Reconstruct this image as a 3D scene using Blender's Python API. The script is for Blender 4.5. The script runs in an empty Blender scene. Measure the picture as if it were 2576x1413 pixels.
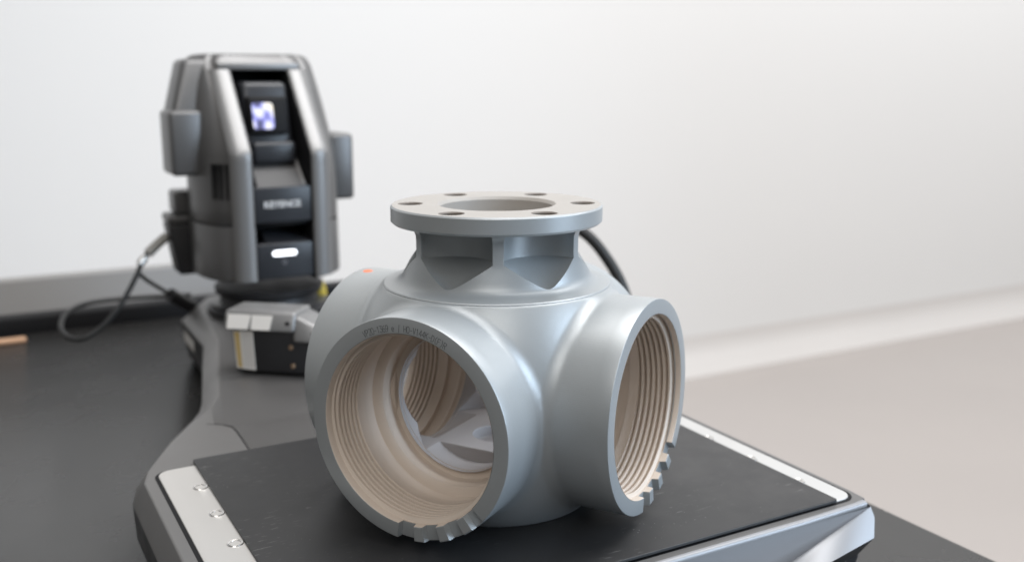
import bpy, bmesh, math, random
import numpy as np
from mathutils import Vector, Matrix

# ------------------------------------------------------------------ camera, world, lights
U = 0.0714                 # one model unit (flange radius) in metres
CAM = np.array([-4.442, -8.277, 4.03])      # camera in model units; z = 0 is the top of the black mat
PITCH, YAW, FPX = math.radians(11.6466), math.radians(29.11), 2510.0   # FPX for a 2576 px wide picture
scene = bpy.context.scene
COL = scene.collection
cam_d = bpy.data.cameras.new("camera")
cam = bpy.data.objects.new("camera", cam_d); COL.objects.link(cam)
cam.location = CAM * U
cam.rotation_euler = (math.pi / 2 - PITCH, 0, -YAW)
cam_d.sensor_width = 36; cam_d.lens = 35.08
cam_d.clip_start = 0.02; cam_d.clip_end = 60
cam_d.dof.use_dof = True
cam_d.dof.focus_distance = 8.35 * U
cam_d.dof.aperture_fstop = 5.4
scene.camera = cam

world = bpy.data.worlds.new("World"); scene.world = world
world.use_nodes = True
bg = world.node_tree.nodes["Background"]
bg.inputs[0].default_value = (1.0, 0.98, 0.955, 1); bg.inputs[1].default_value = 0.19

def area(name, loc, target, size, power, col, size_y=None, spread=180):
    d = bpy.data.lights.new(name, 'AREA'); d.energy = power; d.color = col
    d.shape = 'RECTANGLE'; d.size = size; d.size_y = size_y or size
    o = bpy.data.objects.new(name, d); COL.objects.link(o)
    o.location = loc; d.spread = math.radians(spread)
    o.rotation_euler = (Vector(target) - Vector(loc)).to_track_quat('-Z', 'Y').to_euler()
    return o
area("ceiling_light", (0.32, 0.12, 1.6), (0.12, 0.1, 0), 1.5, 26, (1.0, 0.975, 0.95))
area("front_ceiling_light", (-1.0, -1.5, 1.75), (-0.05, -0.05, 0.1), 1.3, 17, (1.0, 0.965, 0.92))
area("wall_fill_light", (3.7, 0.1, 2.6), (3.9, 2.3, -0.1), 7.5, 158, (0.98, 0.987, 1.0), 0.8)  # unseen strip light added to brighten the wall evenly
area("window_light", (1.35, -1.40, 0.72), (0.0, 0.0, 0.12), 1.1, 15, (0.66, 0.82, 1.0), 1.5, 110)

scene.render.engine = 'CYCLES'
scene.cycles.use_denoising = True
scene.cycles.max_bounces = 8
scene.view_settings.view_transform = 'Standard'
scene.view_settings.look = 'None'
scene.view_settings.exposure = 0.0
scene.view_settings.gamma = 1.0

# ------------------------------------------------------------------ helpers
def ray(u, v):
    """direction of pixel (u, v) of the 2576 x 1413 photograph"""
    a, b = (u - 1288) / FPX, -(v - 706.5) / FPX
    c, s = math.cos(PITCH), math.sin(PITCH)
    x, y, z = a, c + b * s, -s + b * c
    cy, sy = math.cos(YAW), math.sin(YAW)
    return np.array([x * cy + y * sy, -x * sy + y * cy, z])
def on_z(u, v, z): d = ray(u, v); return CAM + d * ((z - CAM[2]) / d[2])
def on_b(u, v, b): d = ray(u, v); return CAM + d * ((b - CAM[1]) / d[1])

def link(o, parent=None):
    COL.objects.link(o)
    if parent: o.parent = parent
    return o
def tag(o, label, cat, group=None):
    o['label'] = label; o['category'] = cat
    if group: o['group'] = group
    return o
def thing(name, label, cat, loc=(0, 0, 0), rz=0, group=None):
    o = bpy.data.objects.new(name, None); link(o)
    o.empty_display_size = 0.02
    o.location = Vector(loc) * U; o.rotation_euler = (0, 0, rz)
    return tag(o, label, cat, group)
def mesh_obj(name, V, F, mats, parent=None, midx=None, smooth=True, sharp=35):
    me = bpy.data.meshes.new(name)
    me.from_pydata([tuple(float(c) * U for c in p) for p in V], [], [tuple(int(i) for i in f) for f in F])
    me.validate(); 
    for m in (mats if isinstance(mats, (list, tuple)) else [mats]): me.materials.append(m)
    if midx is not None:
        for p, i in zip(me.polygons, midx): p.material_index = int(i)
    fin(me, smooth, sharp)
    return link(bpy.data.objects.new(name, me), parent)
def fin(me, smooth=True, sharp=35):
    bm = bmesh.new(); bm.from_mesh(me); bmesh.ops.recalc_face_normals(bm, faces=bm.faces); bm.to_mesh(me); bm.free()
    me.polygons.foreach_set('use_smooth', [smooth] * len(me.polygons))
    if smooth and sharp: me.set_sharp_from_angle(angle=math.radians(sharp))
    me.update()
def grid_faces(nu, nv, cu=False, cv=False):
    F = []
    for i in range(nu if cu else nu - 1):
        for j in range(nv if cv else nv - 1):
            i2, j2 = (i + 1) % nu, (j + 1) % nv
            F.append((i * nv + j, i2 * nv + j, i2 * nv + j2, i * nv + j2))
    return F
def lathe_z(prof, n=128, closed=False):
    """prof: list of (r, z)"""
    V = []
    for i in range(n):
        a = 2 * math.pi * i / n
        for r, z in prof: V.append((r * math.cos(a), r * math.sin(a), z))
    return V, grid_faces(n, len(prof), True, closed)
def box(x0, x1, y0, y1, z0, z1):
    V = [(x0, y0, z0), (x1, y0, z0), (x1, y1, z0), (x0, y1, z0), (x0, y0, z1), (x1, y0, z1), (x1, y1, z1), (x0, y1, z1)]
    return V, [(0, 3, 2, 1), (4, 5, 6, 7), (0, 1, 5, 4), (1, 2, 6, 5), (2, 3, 7, 6), (3, 0, 4, 7)]
def box_obj(name, b, mat, parent=None, bev=0.03, seg=3, shape=None):
    V, F = box(*b)
    if shape: V = [shape(p) for p in V]
    me = bpy.data.meshes.new(name)
    me.from_pydata([tuple(c * U for c in p) for p in V], [], F); me.materials.append(mat)
    bm = bmesh.new(); bm.from_mesh(me)
    if bev: bmesh.ops.bevel(bm, geom=list(bm.edges), offset=bev * U, segments=seg, profile=0.5, affect='EDGES', clamp_overlap=True)
    bm.to_mesh(me); bm.free(); fin(me)
    return link(bpy.data.objects.new(name, me), parent)
def prism_obj(name, pts, z0, z1, mat, parent=None, bev=0.0, seg=2, sharp=35):
    """pts: plan outline; bev: rounding of top edge"""
    n = len(pts)
    V = [(x, y, z0) for x, y in pts] + [(x, y, z1) for x, y in pts]
    F = [tuple(range(n))[::-1], tuple(range(n, 2 * n))] + [(i, (i + 1) % n, n + (i + 1) % n, n + i) for i in range(n)]
    me = bpy.data.meshes.new(name)
    me.from_pydata([tuple(float(c) * U for c in p) for p in V], [], F); me.materials.append(mat)
    bm = bmesh.new(); bm.from_mesh(me); bmesh.ops.recalc_face_normals(bm, faces=bm.faces)
    if bev:
        ed = [e for e in bm.edges if all(abs(v.co.z - z1 * U) < 1e-7 for v in e.verts)]
        bmesh.ops.bevel(bm, geom=ed, offset=bev * U, segments=seg, profile=0.5, affect='EDGES')
    bm.to_mesh(me); bm.free(); fin(me, True, sharp)
    return link(bpy.data.objects.new(name, me), parent)
def round_rect(x0, x1, y0, y1, r, n=6):
    P = []
    for cx, cy, a in ((x1 - r, y1 - r, 0), (x0 + r, y1 - r, 90), (x0 + r, y0 + r, 180), (x1 - r, y0 + r, 270)):
        for i in range(n + 1):
            t = math.radians(a + 90 * i / n); P.append((cx + r * math.cos(t), cy + r * math.sin(t)))
    return P
def catmull(P, n=8):
    P = [np.array(p, float) for p in P]; Q = [2 * P[0] - P[1]] + P + [2 * P[-1] - P[-2]]; out = []
    for i in range(1, len(Q) - 2):
        for k in range(n):
            t = k / n; a, b, c, d = Q[i - 1:i + 3]
            out.append(0.5 * (2 * b + (c - a) * t + (2 * a - 5 * b + 4 * c - d) * t * t + (3 * b - a - 3 * c + d) * t ** 3))
    return out + [P[-1]]
def tube_obj(name, P, r, mat, parent=None, n=12, smooth_n=8):
    P = catmull(P, smooth_n) if smooth_n else [np.array(p, float) for p in P]
    rr = r if callable(r) else (lambda t: r)
    V = []; up = np.array([0.13, 0.21, 0.97]); m = len(P)
    for i, p in enumerate(P):
        t = P[min(i + 1, m - 1)] - P[max(i - 1, 0)]; t /= np.linalg.norm(t) + 1e-12
        s = np.cross(t, up); s /= np.linalg.norm(s) + 1e-12; w = np.cross(s, t)
        for k in range(n):
            a = 2 * math.pi * k / n; V.append(p + rr(i / (m - 1)) * (math.cos(a) * s + math.sin(a) * w))
    F = grid_faces(m, n, False, True) + [tuple(range(n)), tuple(range((m - 1) * n, m * n))]
    return mesh_obj(name, V, F, mat, parent)

# ------------------------------------------------------------------ materials
def mat(name, col, rough=0.5, metal=0.0, noise=0.0, nscale=30, bump=0.0, bscale=400, rvar=0.0, coat=0.0, bevel=0.0, spec=0.5):
    m = bpy.data.materials.new(name); m.use_nodes = True
    nt = m.node_tree; N = nt.nodes; L = nt.links; b = N["Principled BSDF"]
    b.inputs['Base Color'].default_value = (*col, 1); b.inputs['Roughness'].default_value = rough
    b.inputs['Metallic'].default_value = metal; b.inputs['Coat Weight'].default_value = coat
    b.inputs['Specular IOR Level'].default_value = spec
    tc = N.new('ShaderNodeTexCoord')
    if noise or rvar:
        nz = N.new('ShaderNodeTexNoise'); nz.inputs['Scale'].default_value = nscale; nz.inputs['Detail'].default_value = 6
        L.new(tc.outputs['Object'], nz.inputs['Vector'])
        if noise:
            mx = N.new('ShaderNodeMix'); mx.data_type = 'RGBA'
            mx.inputs[6].default_value = (*[c * (1 - noise) for c in col], 1); mx.inputs[7].default_value = (*[min(1, c * (1 + noise)) for c in col], 1)
            L.new(nz.outputs['Fac'], mx.inputs[0]); L.new(mx.outputs[2], b.inputs['Base Color'])
        if rvar:
            mr = N.new('ShaderNodeMapRange'); mr.inputs[1].default_value = 0.3; mr.inputs[2].default_value = 0.7
            mr.inputs[3].default_value = max(0.02, rough - rvar); mr.inputs[4].default_value = rough + rvar
            L.new(nz.outputs['Fac'], mr.inputs[0]); L.new(mr.outputs[0], b.inputs['Roughness'])
    last = None
    if bevel:
        bv = N.new('ShaderNodeBevel'); bv.samples = 4; bv.inputs['Radius'].default_value = bevel; last = bv.outputs[0]
    if bump:
        n2 = N.new('ShaderNodeTexNoise'); n2.inputs['Scale'].default_value = bscale; n2.inputs['Detail'].default_value = 3
        L.new(tc.outputs['Object'], n2.inputs['Vector'])
        bp = N.new('ShaderNodeBump'); bp.inputs['Strength'].default_value = bump; bp.inputs['Distance'].default_value = 0.0004
        L.new(n2.outputs['Fac'], bp.inputs['Height'])
        if last: L.new(last, bp.inputs['Normal'])
        last = bp.outputs[0]
    if last: L.new(last, b.inputs['Normal'])
    return m
def emis(name, col, s):
    m = mat(name, col, 0.4); b = m.node_tree.nodes["Principled BSDF"]
    b.inputs['Emission Color'].default_value = (*col, 1); b.inputs['Emission Strength'].default_value = s
    return m
GRAY = (0.385, 0.408, 0.42)
M_gray = mat("satin_grey_casting", GRAY, 0.34, 0.26, 0.03, 700, 0.16, 2200, 0.0, bevel=0.0006, spec=0.6)
M_beige = mat("machined_beige", (0.70, 0.605, 0.52), 0.50, 0, 0.04, 40, 0.08, 1800, 0.05, bevel=0.0004)
M_hole = mat("bolt_hole_shaded_beige", (0.17, 0.145, 0.125), 0.5, 0, 0.04, 40)  # machined beige darkened to paint in the shade inside the bolt holes
M_cream = mat("machined_cream", (0.355, 0.335, 0.312), 0.45, 0, 0.03, 40, 0.06, 1800, 0.04, bevel=0.0005)
M_mark = emis("orange_sticker", (0.9, 0.22, 0.10), 0.0)
M_shell = mat("stage_grey_paint", (0.155, 0.152, 0.15), 0.42, 0.35, 0.03, 20, 0.05, 3000, 0.04, bevel=0.0008)
M_cover = mat("neck_cover_dark_grey", (0.075, 0.073, 0.072), 0.40, 0.1, 0.04, 20, 0.05, 3000, 0.04)
M_front = mat("stage_front_reflection_grey", (0.30, 0.305, 0.32), 0.40, 0.25, 0.02, 20, 0.05, 3000, 0.03, bevel=0.0008)  # stage grey made lighter and bluer: window reflection painted into the front
M_dark = mat("black_plastic", (0.022, 0.022, 0.024), 0.45, 0, 0.1, 40, 0.05, 2500, 0.05)
M_plate = mat("white_metal_plate", (0.52, 0.51, 0.495), 0.45, 0.2, 0.015, 30, 0.03, 2500, 0.05)
M_steel = mat("steel_insert", (0.72, 0.71, 0.69), 0.25, 0.9)
M_head = mat("scanner_grey_paint", (0.135, 0.134, 0.134), 0.36, 0.45, 0.03, 15, 0, 0, 0.04)
M_headlt = mat("scanner_highlight_and_case_grey", (0.225, 0.223, 0.222), 0.38, 0.4, 0.02, 15)  # lighter grey: painted highlight on the edge trim, own colour on the probe case
M_tray = mat("tray_dark_grey", (0.07, 0.068, 0.068), 0.5)
M_panel = mat("scanner_black_panel", (0.026, 0.028, 0.033), 0.32, 0, 0.05, 30)
M_void = mat("recess_black", (0.006, 0.006, 0.007), 0.6, spec=0.2)
M_white = mat("white_print", (0.75, 0.75, 0.75), 0.5)
M_paper = mat("paper_label", (0.72, 0.70, 0.67), 0.6, 0, 0.03, 60)
M_ylabel = mat("ochre_print", (0.52, 0.38, 0.16), 0.6, 0, 0.1, 60)
M_yellow = mat("yellow_cap", (0.70, 0.52, 0.06), 0.45)
M_copper = mat("brass_contact", (0.55, 0.38, 0.25), 0.35, 0.8)
M_cable = mat("black_cable", (0.02, 0.02, 0.02), 0.45)
M_relief = mat("strain_relief", (0.30, 0.29, 0.27), 0.5)
M_wood = mat("pale_wood", (0.50, 0.30, 0.18), 0.55, 0, 0.15, 30)
M_led = emis("led_white", (0.93, 0.95, 1.0), 3.0)
M_wall = mat("white_wall", (0.86, 0.86, 0.855), 0.75, 0, 0.012, 1.2)
M_floor = mat("beige_floor", (0.50, 0.455, 0.43), 0.22, 0, 0.05, 1.5, 0, 0, 0.02, spec=0.9)
M_part = mat("grey_laminate", (0.26, 0.255, 0.25), 0.55, 0, 0.05, 4)
M_table = mat("dark_table_laminate", (0.025, 0.0245, 0.024), 0.27, 0, 0.04, 12, 0.03, 900, 0.012, spec=0.3)

# rubber mat with scratches and dust
def mat_rubber():
    m = mat("black_rubber", (0.020, 0.020, 0.021), 0.44, 0, 0.12, 25, 0.10, 1500, 0.06)
    nt = m.node_tree; N = nt.nodes; L = nt.links; b = N["Principled BSDF"]
    src = b.inputs['Base Color'].links[0].from_socket
    tc = N.new('ShaderNodeTexCoord')
    fac = None
    for rot, sc, st, lo, hi in ((0.4, 60, 9, 0.755, 0.82), (1.5, 75, 7, 0.76, 0.82), (-0.5, 50, 11, 0.755, 0.82)):
        mp = N.new('ShaderNodeMapping'); mp.inputs['Rotation'].default_value = (0, 0, rot); mp.inputs['Scale'].default_value = (sc, sc * st, 1)
        n = N.new('ShaderNodeTexNoise'); n.inputs['Scale'].default_value = 1.0; n.inputs['Detail'].default_value = 4; n.inputs['Distortion'].default_value = 0.4
        r = N.new('ShaderNodeMapRange'); r.inputs[1].default_value = lo - 0.09; r.inputs[2].default_value = hi - 0.06
        L.new(tc.outputs['Object'], mp.inputs[0]); L.new(mp.outputs[0], n.inputs[0]); L.new(n.outputs['Fac'], r.inputs[0])
        if fac is None: fac = r.outputs[0]
        else:
            a = N.new('ShaderNodeMath'); a.operation = 'MAXIMUM'; L.new(fac, a.inputs[0]); L.new(r.outputs[0], a.inputs[1]); fac = a.outputs[0]
    v = N.new('ShaderNodeTexVoronoi'); v.inputs['Scale'].default_value = 260; L.new(tc.outputs['Object'], v.inputs['Vector'])
    lt = N.new('ShaderNodeMath'); lt.operation = 'LESS_THAN'; lt.inputs[1].default_value = 0.10; L.new(v.outputs['Distance'], lt.inputs[0])
    big = N.new('ShaderNodeTexNoise'); big.inputs['Scale'].default_value = 24; L.new(tc.outputs['Object'], big.inputs['Vector'])
    gt = N.new('ShaderNodeMapRange'); gt.inputs[1].default_value = 0.56; gt.inputs[2].default_value = 0.64; L.new(big.outputs['Fac'], gt.inputs[0])
    mu = N.new('ShaderNodeMath'); mu.operation = 'MULTIPLY'; L.new(lt.outputs[0], mu.inputs[0]); L.new(gt.outputs[0], mu.inputs[1])
    big2 = N.new('ShaderNodeTexNoise'); big2.inputs['Scale'].default_value = 14; big2.inputs['Detail'].default_value = 3; L.new(tc.outputs['Object'], big2.inputs['Vector'])
    g2 = N.new('ShaderNodeMapRange'); g2.inputs[1].default_value = 0.46; g2.inputs[2].default_value = 0.62; L.new(big2.outputs['Fac'], g2.inputs[0])
    m2 = N.new('ShaderNodeMath'); m2.operation = 'MULTIPLY'; L.new(fac, m2.inputs[0]); L.new(g2.outputs[0], m2.inputs[1]); fac = m2.outputs[0]
    a = N.new('ShaderNodeMath'); a.operation = 'MAXIMUM'; L.new(fac, a.inputs[0]); L.new(mu.outputs[0], a.inputs[1])
    sm = N.new('ShaderNodeMath'); sm.operation = 'MULTIPLY'; sm.inputs[1].default_value = 0.36; L.new(a.outputs[0], sm.inputs[0])
    mx = N.new('ShaderNodeMix'); mx.data_type = 'RGBA'; mx.inputs[7].default_value = (0.55, 0.54, 0.52, 1)
    L.new(sm.outputs[0], mx.inputs[0]); L.new(src, mx.inputs[6]); L.new(mx.outputs[2], b.inputs['Base Color'])
    return m
M_rubber = mat_rubber()
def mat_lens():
    m = mat("lens_glass_painted_reflection", (0.3, 0.3, 0.5), 0.12, 0, coat=1.0)
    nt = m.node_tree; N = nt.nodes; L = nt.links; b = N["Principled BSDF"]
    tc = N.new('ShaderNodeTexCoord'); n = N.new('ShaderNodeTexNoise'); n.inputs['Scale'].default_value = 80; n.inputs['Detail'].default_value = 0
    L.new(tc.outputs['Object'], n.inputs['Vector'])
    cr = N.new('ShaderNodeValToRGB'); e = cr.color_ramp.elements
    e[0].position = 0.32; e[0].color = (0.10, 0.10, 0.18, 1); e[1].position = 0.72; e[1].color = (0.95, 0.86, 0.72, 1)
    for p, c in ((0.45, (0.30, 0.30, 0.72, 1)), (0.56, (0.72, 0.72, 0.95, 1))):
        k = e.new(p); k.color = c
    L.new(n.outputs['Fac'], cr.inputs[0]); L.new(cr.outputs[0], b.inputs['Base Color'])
    L.new(cr.outputs[0], b.inputs['Emission Color']); b.inputs['Emission Strength'].default_value = 0.2  # reflection painted as mottled colours, with a faint glow added
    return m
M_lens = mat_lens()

# ------------------------------------------------------------------ the setting
ZT, ZF = -1.0, -11.5      # table top, floor
def structure(o): o['kind'] = 'structure'; return o
# floor coved up the foot of the wall, then the wall; both run parallel to the table's back edge
WB = 32.6; CR = 1.7
V, F = box(-90, 260, -70, WB - CR + 0.02, ZF - 0.3, ZF)
structure(mesh_obj("floor", V, F, M_floor, None, None, False))
prof = [(WB - CR + CR * math.sin(t), ZF + CR - CR * math.cos(t)) for t in np.linspace(0.03, math.pi / 2, 14)]
V = [(x, y, z) for x in (-90, 260) for y, z in prof]
structure(mesh_obj("coved_skirting", V, grid_faces(2, len(prof)), mat("cream_coving", (0.74, 0.715, 0.695), 0.5, 0, 0.03, 1.5), None))
V, F = box(-90, 260, WB + 0.01, WB + 2, ZF + CR - 0.05, 34)
structure(mesh_obj("wall", V, F, M_wall, None, None, False))

# table: thick dark top on four square legs, raised black edge trunk along its back
t = thing("work_table", "long dark grey laminate work table under the stage and scanner", "table", (0, 0, ZF))
H = ZT - ZF
prism_obj("table_top", round_rect(-30, 4.78, -16, 13.2, 0.12), H - 0.45, H, M_table, t, 0.03)
for lx, ly in ((-29, -15), (3.9, -15), (-29, 12.2), (3.9, 12.2)):
    box_obj("leg", (lx - .4, lx + .4, ly - .4, ly + .4, 0, H - 0.46), M_dark, t, 0.05)
o = prism_obj("cable_trunk", round_rect(-30, 4.5, 13.23, 13.75, 0.08), 0.0, 0.34, M_void, None, 0.06)
o.location.z = (ZT - 0.02) * U
tag(o, "low black cable trunk running along the back edge of the table", "trunk")
o = thing("low_partition", "low grey laminate partition panel standing behind the table", "partition", (0, 0, ZF))
box_obj("panel", (-32, 0.75, 15.03, 15.40, 0.30, -0.23 - ZF), M_part, o, 0.05)
box_obj("foot", (-31.0, -30.4, 14.2, 16.2, 0, 0.295), M_dark, o, 0.05)
box_obj("foot", (-0.4, 0.2, 14.2, 16.2, 0, 0.295), M_dark, o, 0.05)

# ------------------------------------------------------------------ measuring stage (base)
ax = 0.06
def mirror(half): return half + [(2 * ax - x, y) for x, y in half[::-1]]
# left half from the front middle to the back middle: (inner/top outline, outer/lower outline, bottom outline)
L0 = [(-2.70, -2.00), (-3.02, -1.93), (-3.07, -1.70), (-3.07, 1.9), (-2.98, 2.22), (-2.62, 2.74), (-2.16, 3.42), (-1.98, 3.80), (-1.86, 4.15), (-1.75, 4.60), (-1.30, 6.2), (-0.98, 7.7), (-0.90, 9.8), (-0.6, 10.5)]
L1 = [(-2.70, -2.13), (-3.10, -2.06), (-3.19, -1.75), (-3.19, 1.98), (-3.10, 2.36), (-2.74, 2.88), (-2.30, 3.52), (-2.16, 3.92), (-2.10, 4.25), (-2.02, 4.70), (-1.66, 6.2), (-1.36, 7.7), (-1.22, 9.95), (-0.8, 10.85)]
L2 = [(-2.70, -2.62), (-3.06, -2.35), (-3.16, -1.82), (-3.17, 2.0), (-3.06, 2.40), (-2.70, 2.92), (-2.26, 3.55), (-2.12, 3.94), (-2.06, 4.28), (-1.98, 4.72), (-1.63, 6.2), (-1.33, 7.7), (-1.19, 9.95), (-0.78, 10.82)]
def nk_(P, z): return [tuple(on_z(u, v, z)[:2]) for u, v in P]
L0[5:13] = nk_([(430, 1112), (487, 1058), (527, 1028), (547, 997), (547, 985), (547, 930), (547, 856), (500, 766)], -0.045)
L1[5:13] = nk_([(428, 1112), (484, 1058), (501, 1036), (506, 1018), (507, 985), (508, 930), (511, 870), (456, 806)], -0.28)
L2[5:13] = [(x + 0.03, y) for x, y in L1[5:13]]
L0[13] = (L0[12][0] + 0.3, L0[12][1] + 0.6); L1[13] = (L1[12][0] + 0.4, L1[12][1] + 0.8); L2[13] = L1[13]
L1[0:2] = [(-2.70, -1.99), (-3.06, -1.92)]; L2[0:2] = [(-2.70, -1.97), (-3.03, -1.90)]
L2 = [(x + 0.40, y) if k in (8, 9, 10) else (x, y) for k, (x, y) in enumerate(L2)]
L3 = [(x * .97, y * .985 if y > 0 else y + .05) for x, y in L2]
st = thing("measuring_stage", "grey scanner base with wide stage plate in front and narrow pedestal neck behind", "stage", (0, 0, ZT))
zs = [0.955, 0.72, 0.33, 0.10]
rows = [mirror(L0), mirror(L1), mirror(L2), mirror(L3)]
rows = [[(x if x < 3.04 else 3.04 + (x - 3.04) * 0.35, y) for x, y in R_] for R_ in rows]
n = len(rows[0])
V = [(x, y, z) for R_, z in zip(rows, zs) for x, y in R_]
F = []; mi = []
def facefront(i): return i >= n - 2 or i < 1
for k in range(3):
    for i in range(n):
        j = (i + 1) % n
        F.append((k * n + i, k * n + j, (k + 1) * n + j, (k + 1) * n + i))
        front = False
        mi.append(1 if front else (0 if k == 0 else 2))
F.append(tuple(range(n))); mi.append(0)
F.append(tuple(range(3 * n, 4 * n))); mi.append(2)
me = bpy.data.meshes.new("shell"); me.from_pydata([tuple(c * U for c in p) for p in V], [], F)
for m in (M_shell, M_front, M_dark): me.materials.append(m)
for p, i in zip(me.polygons, mi): p.material_index = i
bm = bmesh.new(); bm.from_mesh(me); bmesh.ops.recalc_face_normals(bm, faces=bm.faces)
ed = [e for e in bm.edges if max(v.co.z for v in e.verts) > 0.5 * U and e.calc_face_angle(0) > 0.25]
bmesh.ops.bevel(bm, geom=ed, offset=0.014 * U, segments=2, profile=0.5, affect='EDGES', clamp_overlap=True)
bm.to_mesh(me); bm.free(); fin(me, True, 14)
link(bpy.data.objects.new("shell", me), st)
# front panel, window reflection painted in as lighter grey: rolled top lip, slanting face, diagonal facet at each corner, proud bumper low in the middle
def zrel(p): return (p[0], p[1], p[2] + 1.0)
lipw = [(-1.98, 0.954), (-2.006, 0.9565), (-2.024, 0.951), (-2.036, 0.940), (-2.040, 0.925), (-2.041, 0.90)]
xl, xr = -2.98, 3.02
V = [(x, y + (0.0 if 0 < k < 7 else 0.03), z) for k, x in enumerate(np.linspace(xl, xr, 8)) for y, z in lipw]
mesh_obj("front_lip", V, grid_faces(8, len(lipw)), M_front, st)
def mx(p): return (0.04 - p[0], p[1], p[2])
A1 = (3.03, -2.043, 0.915)
A2, A3, b1, b2 = [zrel(on_b(u, v, b)) for u, v, b in ((2200, 1300, -2.10), (2199, 1352, -2.20), (1990, 1413, -2.043), (2090, 1413, -2.27))]
B1 = tuple(A1[k] + 1.9 * (b1[k] - A1[k]) for k in range(3)); B2 = tuple(A3[k] + 2.6 * (b2[k] - A3[k]) for k in range(3))
T2 = (3.07, -1.90, 0.94)
V = [A1, mx(A1), mx(B1), B1]
mesh_obj("front_panel", V, [(0, 1, 2, 3)], M_front, st, None, False)
for m_ in (lambda p: p, mx):
    V = [m_(p) for p in (A1, A2, A3, B2, B1)]
    mesh_obj("corner_facet", V, [(0, 1, 2), (0, 2, 3), (0, 3, 4)], M_front, st, None, True, 0)
    V = [m_(p) for p in (A1, A2, T2, (3.15, -1.75, 0.78))]
    mesh_obj("corner_edge", V, [(0, 1, 3, 2)], M_front, st, None, False)
    V = [m_(p) for p in (A2, A3, B2, (3.10, -1.7, 0.08), (3.15, -1.75, 0.78))]
    mesh_obj("corner_side", V, [(0, 1, 2, 3, 4)], M_dark, st, None, False)
kx = on_b(1852, 1385, -2.045)[0]
V = [(-1.1, -2.045, 0.52), (kx, -2.045, 0.52), (kx - 0.35, -2.045, 0.08), (-0.75, -2.045, 0.08), (-1.1, -2.16, 0.44), (kx - 0.06, -2.16, 0.44), (kx - 0.40, -2.18, 0.08), (-0.70, -2.18, 0.08)]
mesh_obj("front_bumper", V, [(0, 1, 5, 4), (1, 2, 6, 5), (3, 0, 4, 7), (4, 5, 6, 7), (3, 7, 6, 2)], M_front, st, None, False)
for fx, fy in ((-2.6, -1.8), (2.7, -1.8), (-2.6, 1.6), (2.7, 1.6), (-0.7, 9.8), (0.8, 9.8)):
    V, F = lathe_z([(0.0, 0.0), (0.28, 0.0), (0.30, 0.03), (0.30, 0.12), (0.0, 0.12)], 24)
    o = mesh_obj("rubber_foot", [(x + fx, y + fy, z) for x, y, z in V], F, M_dark, st)
# seam of the neck cover: thin dark inlay strips in the top
def strip(name, P, w, z, m, parent):
    V = []
    P = [np.array(p, float) for p in P]
    for i, p in enumerate(P):
        t_ = P[min(i + 1, len(P) - 1)] - P[max(i - 1, 0)]; t_ /= np.linalg.norm(t_); q = np.array([-t_[1], t_[0]])
        for sgn in (-1, 1): V.append((*(p + sgn * w / 2 * q), z))
    return mesh_obj(name, V, grid_faces(len(P), 2), m, parent)
s_ = [(-2.12, 3.40), (-1.96, 3.27), (-1.88, 3.13), (-1.87, 2.95), (-1.90, 2.20)]
strip("cover_seam", s_, 0.014, 0.9565, M_void, st); strip("cover_seam", [(2 * ax - x, y) for x, y in s_], 0.014, 0.9565, M_void, st)
nk = [(-1.88, 2.16), (-1.86, 3.12), (-1.94, 3.25), (-2.04, 3.34)] + [(x + 0.03, y) for x, y in L0[7:14]]
prism_obj("neck_cover", nk + [(2 * ax - x, y) for x, y in nk[::-1]], 0.90, 0.9625, M_cover, st, 0.004)
strip("cover_seam", [(-1.55, 5.05), (1.67, 5.05)], 0.010, 0.9636, M_void, st)
# white name label on the pedestal flank
p0, p1 = np.array(L1[11]), np.array(L1[12]); d_ = (p1 - p0) / np.linalg.norm(p1 - p0); q_ = np.array([-d_[1], d_[0]])
V = [(*(p0 + d_ * s + q_ * 0.012), z) for s, z in ((0.75, .42), (1.65, .42), (1.65, .62), (0.75, .62))]
mesh_obj("name_label", V, [(0, 1, 2, 3)], M_paper, st)
# white plate with threaded inserts, recessed dark gap round it
prism_obj("plate_gap", round_rect(-2.955, 3.03, -1.91, 2.14, 0.19), 0.90, 0.958, M_void, st)
pl = prism_obj("stage_plate", round_rect(-2.92, 3.0, -1.87, 2.115, 0.15), 0.90, 0.972, M_plate, st, 0.02)
for sx in (-2.60, 2.76):
    for k in range(-2, 3):
        hy = 0.07 + 0.703 * k
        if sx > 0 and False: continue
        V, F = lathe_z([(0.075, 0.0), (0.068, 0.009), (0.052, 0.004), (0.045, -0.01), (0.045, -0.03), (0.0, -0.03)], 28)
        o = mesh_obj("threaded_insert", [(x + sx, y + hy, z + 0.972) for x, y, z in V], F, [M_steel, M_dark], pl)
        V, F = lathe_z([(0.040, 0.0), (0.0, 0.0)], 20)
rm = prism_obj("rubber_mat", round_rect(-2.525, 2.735, -1.90, 2.21, 0.03, 3), 0, 0.0265, M_rubber, None, 0.006)
rm.location.z = -0.0265 * U
tag(rm, "black rubber mat with fine scratches covering the stage plate", "mat")

# ------------------------------------------------------------------ valve housing
ZC, RP, LP, RI = 1.083, 0.988, 1.590, 0.846
PSI = [math.radians(a) for a in (-57.31, -147.31, 122.69, 32.69)]   # right, front, left-back, back ports
RS = 1.415
vh = thing("valve_housing", "grey four-way valve housing with beige threaded bores and round top flange", "valve", (0, 0, 0))

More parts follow.
